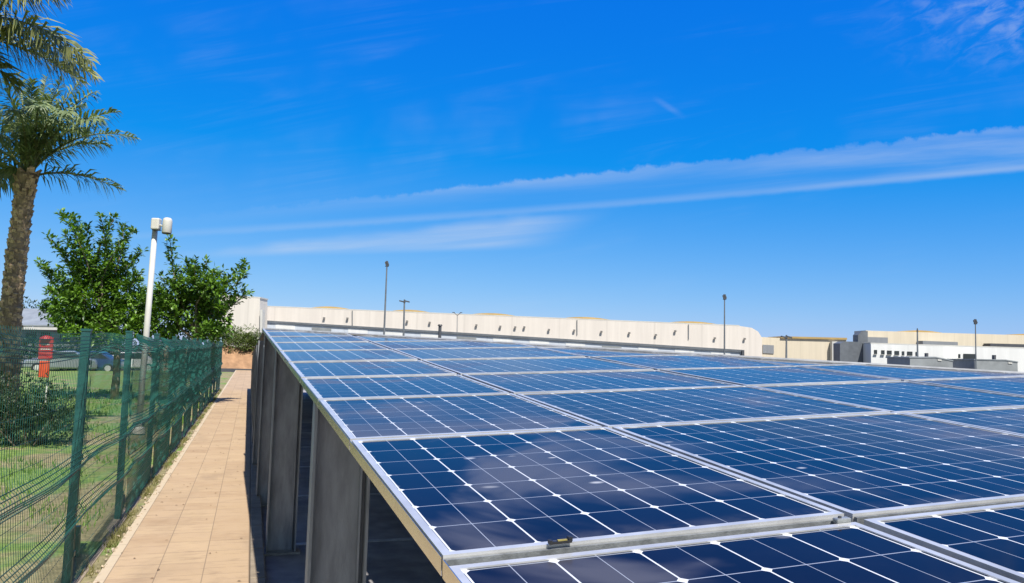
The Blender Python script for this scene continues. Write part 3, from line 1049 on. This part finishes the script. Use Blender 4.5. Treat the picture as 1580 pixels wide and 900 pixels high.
for k in range(9000):
    yy = 4 + 33 * RN.uniform() ** 1.2
    if math.sin(yy * 2.3) + math.sin(yy * 5.1 + 1) + RN.normal() * .6 < 0.1: continue
    xx = -1.18 + RN.normal() * 0.032
    h_ = RN.uniform(0.015, 0.055); a = RN.uniform(0, 6.28); w_ = 0.006
    lean = RN.normal(size=2) * 0.03
    mb.add([(xx - w_ * math.cos(a), yy - w_ * math.sin(a), -.02), (xx + w_ * math.cos(a), yy + w_ * math.sin(a), -.02), (xx + lean[0], yy + lean[1], h_)], [(0, 1, 2)])
g = mb.build('edge_weeds', 'dry_weed'); tag(g, 'dry yellow-green weeds growing along the foot of the fence', 'weeds', kind='stuff')

mb = MB()
for k in range(320):                      # crumbled mortar and pale chips along the path edge
    yy = 4 + 34 * RN.uniform() ** 1.3
    xx = -1.105 + RN.normal() * 0.022
    q = 0.005 + 0.016 * RN.uniform() ** 2
    c = np.array([xx, yy, q * 0.3]); e1 = rv() * q; e2 = np.cross(rv(), e1); e2 *= q * .8 / (np.linalg.norm(e2) + 1e-9); e3 = np.cross(e1, e2) / q * .6
    mb.obox(c, e1, e2, e3)
g = mb.build('edge_chips', 'chips'); tag(g, 'pale crumbled stone chips along the fence side of the walkway', 'stone chips', kind='stuff')
mb = MB()
for k in range(170):
    yy = 5.5 + 28 * RN.uniform() ** 1.2
    xx = -1.05 + 1.12 * RN.uniform() ** 1.6
    leaf(mb, np.array([xx, yy, 0.006]), np.array([RN.normal(), RN.normal(), 0.05]), np.array([0, 0, 1.0]) + rv() * .2, RN.uniform(.02, .05), RN.uniform(.012, .025))
g = mb.build('leaf_litter', 'dead_leaf'); tag(g, 'small dry brown leaves scattered on the walkway tiles', 'leaf litter', kind='stuff')

# ------------------------------------------------------------------ white lamp post
bp = at(212, 684, 17.0); bp[2] = 0
tp = at(239.5, 352, 17.0)
lp_ = thing('lamp_post', bp, 'white round lamp post with two small white lamp heads between the two leafy trees', 'lamp post')
MB().tube([bp - [0, 0, .1], bp * .5 + tp * .5, tp + (tp - bp) * 0.028], [0.066, 0.062, 0.056], 14).build('pole', 'white_paint', lp_, smooth=True)
up = (tp - bp) / np.linalg.norm(tp - bp)
MB().tube([bp, bp + up * .12, bp + up * .13], [0.14, 0.14, 0.09], 12).build('base_collar', 'dull_white', lp_)
c1 = at(241, 346, 16.9)
mb = MB(); mb.obox(c1, NR * 0.088, NF * 0.08, up * 0.125)
b_ = bevel(mb.build('lamp_head', 'dull_white', lp_), 0.03, 3)
mb = MB(); mb.obox(c1 - up * 0.132 + NR * .02, NR * 0.075, NF * 0.06, up * 0.006); mb.build('lens', 'dark_grey', b_)
c2 = at(258, 348, 16.75)
mb = MB()
prof = [(-0.165, .094), (-0.155, .10), (0.09, .098), (0.135, .088), (0.16, .06), (0.168, .02)]
mb.tube([c2 + up * a for a, _ in prof], [r for _, r in prof], 18)
b_ = mb.build('lamp_head', 'white_paint', lp_, smooth=True)
mb = MB(); mb.tube([c2 - up * 0.185, c2 - up * 0.166], [0.086, 0.094], 18); mb.build('lens', 'black', b_)
mb = MB(); mb.tube([c1 + NR * .08 - up * .02, c2 - NR * .08 - up * .02], 0.02, 8); mb.build('bracket', 'dull_white', lp_)

# red hydrant sign behind the fence
hb = at(69, 640, 24.5); hb[2] = 0
hy = thing('hydrant_sign', hb, 'red and orange hydrant marker board on a post behind the mesh fence', 'marker sign')
MB().tube([hb, hb + [0, 0, 2.0]], 0.03, 8).build('post', 'dull_white', hy)
c = at(71, 538, 24.4); mb = MB(); mb.obox(c, NR * 0.21, NF * 0.04, np.array([0, 0, 0.34]))
u_ = bevel(mb.build('upper_board', 'red_paint', hy), 0.02)
mb = MB(); mb.obox(c - NF * 0.042 + [0, 0, -.02], NR * 0.16, NF * 0.0015, np.array([0, 0, 0.014])); mb.obox(c - NF * 0.042 + [0, 0, .12], NR * 0.12, NF * 0.0015, np.array([0, 0, 0.012])); mb.build('stripe', 'white_paint', u_)
c = at(68, 570, 24.35); mb = MB(); mb.obox(c, NR * 0.145, NF * 0.04, np.array([0, 0, 0.25]))
bevel(mb.build('lower_board', 'orange_paint', hy), 0.02)
c = at(72, 521, 24.4); mb = MB(); mb.tube([c - [0, 0, .06], c + [0, 0, .03], c + [0, 0, .06]], [.17, .13, .04], 12); mb.build('cap', 'red_paint', hy)

# ------------------------------------------------------------------ parked cars beyond the lawn


def car(px, py, D, ang, matn, label):
    o = at(px, py, D); o[2] = -0.16
    root = thing('parked_car', o, label, 'car', 'cars parked beyond the lawn')
    root.rotation_euler = (0, 0, ang)
    body = MB()
    prof = [(-2.1, .30), (-2.12, .62), (-2.0, .86), (-1.35, .93), (-.75, 1.42), (.75, 1.46), (1.45, 1.0), (2.02, .92), (2.1, .62), (2.08, .30)]
    body.prism([(x, -0.86, z) for x, z in prof], (0, 1.72, 0))
    b = bevel(body.build('body', matn, root, local=True), 0.12, 3)
    gl = MB()
    gl.prism([(-1.22, -0.868, .95), (-.70, -0.868, 1.36), (.70, -0.868, 1.39), (1.28, -0.868, .98)], (0, 1.736, 0))
    gl.build('windows', 'glass_dark', root, local=True)
    for x in (-1.3, 1.3):
        for s in (-1, 1):
            w = MB(); w.tube([(x, s * .68, .33), (x, s * .875, .33)], [.33, .33], 16)
            wo = w.build('wheel', 'rubber', root, local=True)
            r_ = MB(); r_.tube([(x, s * .872, .33), (x, s * .885, .33)], [.2, .19], 12); r_.build('rim', 'aluminium', wo, local=True)
    return root


car(96, 548, 52, R_(8), 'car_silver', 'silver grey car parked beyond the lawn beside the red marker board')
car(140, 550, 54, R_(-4), 'car_blue', 'dark blue car parked beyond the lawn behind the green fence post')
car(200, 550, 57, R_(4), 'car_white', 'white car parked beyond the lawn below the tall leafy tree')

# ------------------------------------------------------------------ buildings


def fac(mb, px, D, T=20.0):
    """prism whose front is the outline px (seen directions) on an upright plane D metres ahead"""
    pts = []
    for q in px:
        if q[1] is None:
            p = at(q[0], 540, D); p[2] = -0.2
        else:
            p = at(q[0], q[1], D)
        pts.append(p)
    return mb.prism(pts, NF * T)


def bthing(name, px, D, label, cat='building'):
    o = at(px, 540, D); o[2] = -0.2
    return thing(name, o, label, cat)


# low annexes and far wall on the left
sh = bthing('shed', 60, 66, 'grey-roofed low shed with white fascia behind the palm trunk', 'shed')
fac(MB(), [(10, 505), (118, 507), (118, None), (10, None)], 66, 7).build('wall', 'grey_cladding', sh)
mb = MB()
a, b_, c, d = at(8, 503, 65.4), at(121, 505, 65.4), at(96, 480, 69), at(32, 478, 69)
mb.prism([a, b_, c, d], (0, 0, 0.12)); mb.build('roof', 'shed_roof', sh)
mb = MB(); fac(mb, [(8, 504), (121, 506), (121, 510), (8, 508)], 65.3, 0.15); mb.build('fascia', 'white_paint', sh)
for x0 in (40, 62, 92):
    mb = MB(); fac(mb, [(x0, 513), (x0 + 16, 513), (x0 + 16, 528), (x0, 528)], 65.97, 0.1); mb.build('opening', 'glass_dark', sh)

wb = bthing('white_block', 374, 96, 'plain white windowless block behind the wide tree at the end of the walkway')
fac(MB(), [(334, 455), (401, 460), (401, None), (334, None)], 96, 3).build('wall', 'pale_wall', wb)
mb = MB(); fac(mb, [(333, 453.5), (402, 458.5), (402, 460.5), (333, 455.5)], 95.988, 3.1); mb.build('parapet', 'white_paint', wb)
mb = MB(); fac(mb, [(401.5, 478), (405, 478), (405, None), (401.5, None)], 95.5, 1); mb.build('downpipe', 'white_paint', wb)

# long cream warehouse
D = 100.0
wh = bthing('long_warehouse', 780, D, 'very long cream warehouse with shallow tan roof vaults behind the solar panels')
mb = MB()
fac(mb, [(410, 473), (1140, 503), (1160, 506), (1170, 512), (1176, 522), (1176, None), (1148, None), (1148, 541), (410, 496)], D, 30)
mb.build('wall', 'cream_wall', wh)
mb = MB(); fac(mb, [(409, 471.8), (1141, 501.8), (1141, 503.2), (409, 473.2)], D - .012, 30.1); mb.build('parapet', 'white_paint', wh)
mb = MB(); fac(mb, [(405, 494.2), (1148.5, 540.2), (1148.5, 544.0), (405, 497.0)], D - .16, .15); mb.build('canopy_edge', 'slate', wh)
mb = MB(); fac(mb, [(403, 497), (1147, 544), (1147, None), (403, None)], D + 0.02, 20); mb.build('lower_wall', 'blue_white_panel', wh)
mb = MB(); fac(mb, [(1145, 541), (1148.6, 541), (1148.6, None), (1145, None)], D - .5, .45); mb.build('end_pier', 'dark_grey', wh)
for i in range(13):
    x0 = 425 + i * 56; ytop = 497 + (x0 - 403) * 47 / 744 + 3
    mb = MB(); fac(mb, [(x0, ytop), (x0 + 30, ytop + 1.9), (x0 + 30, ytop + 18), (x0, ytop + 18)], D - 0.04, 0.05); mb.build('window', 'cabin_grey' if i % 4 == 1 else 'white_wall', wh)
for (x0, x1) in ((472, 548), (596, 672), (718, 806), (860, 952), (1022, 1118)):
    y0, y1 = 473 + (x0 - 410) * 30 / 730, 473 + (x1 - 410) * 30 / 730
    mb = MB(); fac(mb, [(x0 + (x1 - x0) * k / 10, y0 + (y1 - y0) * k / 10 - 5.0 * math.sin(math.pi * k / 10) ** 0.8 + 1.0) for k in range(11)], D + 2, 26); mb.build('roof_vault', 'roof_tan', wh)
for i, x0 in enumerate((543, 890, 1062)):
    mb = MB(); y0 = 473 + (x0 - 410) * 30 / 730; fac(mb, [(x0, y0 + 1), (x0 + 1, y0 + 1), (x0 + 1, y0 + 24), (x0, y0 + 24)], D - .12, 0.1); mb.build('downpipe', 'pole_steel', wh)


def wall_light(px, py, D, label):
    c = at(px, py, D - .2)
    t = thing('wall_light', c, label, 'wall light', 'wall lights on the long warehouse')
    mb = MB(); mb.obox(c, NR * .13, NF * .08, np.array([0, 0, .11])); mb.obox(c + NF * .14 - [0, 0, .05], NR * .05, NF * .05, np.array([0, 0, .05]))
    mb.build('housing', 'lamp_grey', t)


wl = [(500, 491), (536, 491.5), (628, 496), (663, 498), (735, 502), (772, 504), (795, 505), (809, 505), (847, 509), (886, 510), (928, 512), (971, 514), (1012, 517), (1042, 511), (1103, 522), (1149, 523)]
WORDS = ORD + ['sixteenth']
for i, (x, y) in enumerate(wl):
    wall_light(x, y, D, 'small dark wall light on the long cream warehouse, %s from its left end' % WORDS[i])

# link building with grey louvre, beige shed
bb = bthing('beige_shed', 1240, 104, 'low ribbed beige shed with tan roof edge between the long warehouse and the grey block')
fac(MB(), [(1170, 520), (1212, 522), (1306, 524), (1306, None), (1170, None)], 104, 5).build('wall', 'beige_wall', bb)
mb = MB(); fac(mb, [(1205, 519), (1307, 521.4), (1307, 524.5), (1205, 522)], 103.8, 5.3); mb.build('roof_edge', 'roof_tan', bb)
mb = MB(); fac(mb, [(1177, 532), (1194, 533), (1194, 546), (1177, 545)], 103.9, 0.06); mb.build('louvre', 'grey_cladding', bb)
mb = MB(); fac(mb, [(1284, 527), (1292, 527), (1292, None), (1284, None)], 103.2, 0.7); mb.build('white_pier', 'white_paint', bb)
# big beige hall behind
bh = bthing('beige_hall', 1450, 118, 'tall beige hall with a shallow roof vault rising behind the white office')
fac(MB(), [(1336, 510), (1345, 510.5), (1700, 521), (1700, None), (1336, None)], 118, 4).build('wall', 'beige_wall', bh)
mb = MB(); fac(mb, [(1376 + 90 * k / 10, 512.4 + 2.7 * k / 10 - 4.6 * math.sin(math.pi * k / 10) + .8) for k in range(11)], 119, 3); mb.build('roof_vault', 'roof_tan', bh)
mb = MB(); fac(mb, [(1545 + 90 * k / 10, 517.2 + 2.7 * k / 10 - 4 * math.sin(math.pi * k / 10) + .8) for k in range(11)], 119, 3); mb.build('roof_vault', 'roof_tan', bh)
mb = MB(); fac(mb, [(1332, 520), (1370, 521), (1370, 533), (1332, 532)], 116.5, 1.4); mb.build('grey_bay', 'grey_cladding', bh)
mb = MB(); fac(mb, [(1424, 526), (1478, 528), (1478, 536), (1424, 534)], 116.2, 1.7); mb.build('grey_bay', 'grey_cladding', bh)
mb = MB(); fac(mb, [(1528, 530), (1640, 533), (1640, 542), (1528, 539)], 116.2, 1.7); mb.build('grey_bay', 'dark_grey', bh)
# grey block
gbk = bthing('grey_block', 1320, 92, 'dark grey clad block with a stepped top standing against the white office', 'building')
mb = MB(); fac(mb, [(1296, 530), (1303, 527), (1344, 528), (1344, None), (1296, None)], 92, 1.9); mb.build('wall', 'slate', gbk)
mb = MB(); fac(mb, [(1324, 517), (1330, 511), (1339, 511), (1339, 528.2), (1324, 528)], 92.5, 1.4); mb.build('stair_tower', 'slate', gbk)
# white office
wo = bthing('white_office', 1460, 90, 'white two-level office with a row of small dark windows at the right')
fac(MB(), [(1343.8, 530), (1410, 532.5), (1530, 536), (1700, 541), (1700, None), (1343.8, None)], 90, 3).build('wall', 'white_wall', wo)
mb = MB(); fac(mb, [(1343.2, 529), (1700, 540), (1700, 541.4), (1343.2, 530.4)], 89.988, 3.1); mb.build('parapet', 'white_paint', wo)
for x0, wd in ((1349, 4.5), (1360, 5), (1369, 7), (1380.5, 7), (1392, 3.5), (1400, 8), (1413, 3), (1479, 3)):
    y0 = 540 + (x0 - 1349) * 0.05
    mb = MB(); fac(mb, [(x0, y0), (x0 + wd, y0 + .2), (x0 + wd, y0 + 6.4), (x0, y0 + 6.2)], 89.93, 0.05)
    w_ = mb.build('window', 'glass_dark', wo)
    mb = MB(); fac(mb, [(x0 - .4, y0 + 6.6), (x0 + wd + .4, y0 + 6.8), (x0 + wd + .4, y0 + 7.3), (x0 - .4, y0 + 7.1)], 89.8, 0.18); mb.build('sill', 'dull_white', w_)
mb = MB(); fac(mb, [(1487, 546), (1505.5, 546.5), (1505.5, None), (1487, None)], 89.9, 0.08); mb.build('entrance', 'glass_dark', wo)
mb = MB(); fac(mb, [(1472, 554), (1494, 554.5), (1494, 557.5), (1472, 557)], 88.4, 1.5); mb.build('porch_roof', 'white_paint', wo)
# grey cabins in front of it
for (xs, lab) in ((((1404, 551), (1443, 550.5), (1470, 556)), 'left of the two dark grey cabins with pitched roofs before the white office'),
                  (((1504, 554), (1552, 555), (1570, 558)), 'right of the two dark grey cabins with pitched roofs before the white office')):
    D_ = 82
    cb_ = bthing('grey_cabin', xs[1][0], D_, lab, 'cabin'); cb_['group'] = 'grey cabins before the white office'
    (xa, ya), (xm, ym), (xb, yb) = xs
    fac(MB(), [(xa, ya + 1.5), (xm, ym + 1.5), (xb, yb + 1.5), (xb, None), (xa, None)], D_, 5).build('wall', 'cabin_grey', cb_)
    mb = MB(); fac(mb, [(xa - 1, ya), (xm, ym), (xb + 1, yb), (xb + 1, yb + 1.7), (xm, ym + 1.7), (xa - 1, ya + 1.7)], D_ - .05, 5.1); mb.build('roof', 'shed_roof', cb_)
    mb = MB(); fac(mb, [(xm + 4, ym + 4), (xm + 10, ym + 4.6), (xm + 10, ym + 6.8), (xm + 4, ym + 6.2)], D_ - .06, .05); mb.build('window', 'white_paint', cb_)
    mb = MB(); fac(mb, [((xa + xm) / 2 + 6, ya - 6), ((xa + xm) / 2 + 9, ya - 6), ((xa + xm) / 2 + 9, ya + 1), ((xa + xm) / 2 + 6, ya + 1)], D_ + 1, .4); mb.build('chimney', 'dark_grey', cb_)

# ------------------------------------------------------------------ light masts


def mast(bx, ty, tx, D, r, head, label):
    b = at(bx, 540, D); b[2] = -0.2
    t = at(tx, ty, D)
    root = thing('light_mast', b, label, 'light mast', 'light masts around the warehouses')
    MB().tube([b, b * .5 + t * .5, t], [r * 1.35, r * 1.1, r * .8], 8).build('pole', 'pole_steel', root)
    mb = MB()
    if head == 'flood':
        for s in (-.22, .22):
            mb.obox(t + NR * (s * .25) + [0, 0, .22], NR * .07 + np.array([0, 0, -.19]), NF * .09, np.array([0, 0, .08]) + NR * .07)
        mb.tube([t - NR * .16, t + NR * .16], .04, 6)
    elif head == 'tee':
        mb.obox(t - NR * .30 + [0, 0, .05], NR * .24 + np.array([0, 0, -.05]), NF * .12, np.array([0, 0, .07]))
        mb.obox(t + NR * .30 + [0, 0, .05], NR * .24 + np.array([0, 0, .05]) * -1, NF * .12, np.array([0, 0, .07]))
        mb.tube([t - [0, 0, .1], t + [0, 0, .25]], [.12, .08], 8)
    elif head == 'vee':
        for s in (-1, 1):
            mb.tube([t, t + NR * s * .35 + [0, 0, .3]], .035, 6)
            mb.obox(t + NR * s * .42 + [0, 0, .32], NR * .13, NF * .08, np.array([0, 0, .04]))
    else:
        mb.tube([t - [0, 0, .05], t + [0, 0, .3]], [r * 1.2, r * .5], 8)
    mb.build('lamp_head', 'dark_grey', root)


mast(591.5, 411, 597, 70, .075, 'flood', 'tallest light mast with one floodlight, rising left of centre above the warehouse')
mast(622.5, 466, 624, 84, .10, 'tee', 'short light mast with a two-armed head just right of the tallest mast')
mast(1118, 462, 1118, 74, .065, 'flood', 'tall light mast with a dark floodlight before the right end of the long warehouse')
mast(1505.5, 500, 1505, 80, .06, 'flood', 'light mast with a dark floodlight above the white office')
mast(1213, 521, 1213.5, 82, .10, 'tee', 'low light mast with a dark two-armed head before the beige shed')
mast(1415.5, 511, 1415.5, 84, .09, 'cap', 'plain grey mast without a lamp arm in front of the beige hall')
mast(705.5, 487, 705.5, 88, .04, 'vee', 'thin pale mast with V-shaped arms before the long warehouse')
# vent pipe standing up behind the panels
pv = at(679, 512, 22); pv[2] = -0.16
vp = thing('vent_pipe', pv, 'short dark vent pipe sticking up just behind the far edge of the panels', 'vent pipe')
tv = at(679, 503, 22)
MB().tube([pv, tv], .045, 8).build('pipe', 'dark_grey', vp)
MB().tube([tv, tv + [0, 0, .04]], [.07, .05], 8).build('cap', 'black', vp)

# ------------------------------------------------------------------ bank and bushes at the end of the path
mb = MB()
nx, ny = 26, 8
vs, fs = [], []
for j in range(ny + 1):
    for i in range(nx + 1):
        xx = -8 + 16 * i / nx; t = j / ny
        yy = 67.2 + 6 * t
        zz = -0.2 + 2.0 * min(1, t * 2.6) ** 0.8 + RN.normal() * 0.06 * (t > 0)
        vs.append((xx, yy + RN.normal() * .08 * (0 < t < 1), zz))
for j in range(ny):
    for i in range(nx):
        a = j * (nx + 1) + i; fs.append((a, a + 1, a + nx + 2, a + nx + 1))
g = mb.add(vs, fs).build('earth_bank', 'earth', smooth=True); tag(g, kind='structure')
g = MB().box(-4, 4, 66.9, 67.15, -0.16, 0.12).build('end_kerb', 'dark_grey'); tag(g, kind='structure')
for i, (px, py, rx, rz, lab) in enumerate(((352, 538, 1.5, 1.5, 'leftmost green bush on the earth bank at the end of the walkway'), (374, 537, 1.7, 1.75, 'tallest middle green bush on the earth bank at the end of the walkway'), (394, 537, 1.3, 1.3, 'rightmost green bush on the earth bank beside the canopy corner'))):
    p = at(px, py, 66); p[2] = 1.55
    bush('bush', p, rx, 1.2, rz, 900, 0.17, 'bush_leaf', lab, 'bush', 'bushes on the earth bank', 14)
p = at(95, 540, 60); p[2] = -0.1
bush('hedge', p, 8.5, 0.9, 1.9, 5200, 0.17, 'shrub_leaf', 'long dark clipped hedge behind the parked cars and the red marker board', 'hedge', None, 60)
# trees beyond the shed
for i, (px, rz, rx, lab) in enumerate(((52, 4.6, 3.0, 'dark round tree top behind the grey shed roof'), (-25, 5.0, 3.5, 'dark tree at the far left edge behind the palm trunk'), (112, 4.0, 2.6, 'dark green tree behind the right end of the shed'))):
    p = at(px, 540, 78); p[2] = 0.4
    root = bush('background_tree', p, rx, 2.0, rz, 1500, 0.28, 'shrub_leaf', lab, 'tree', 'dark trees behind the shed', 20)

S.render.engine = 'CYCLES'
S.cycles.max_bounces = 6
S.cycles.use_denoising = True
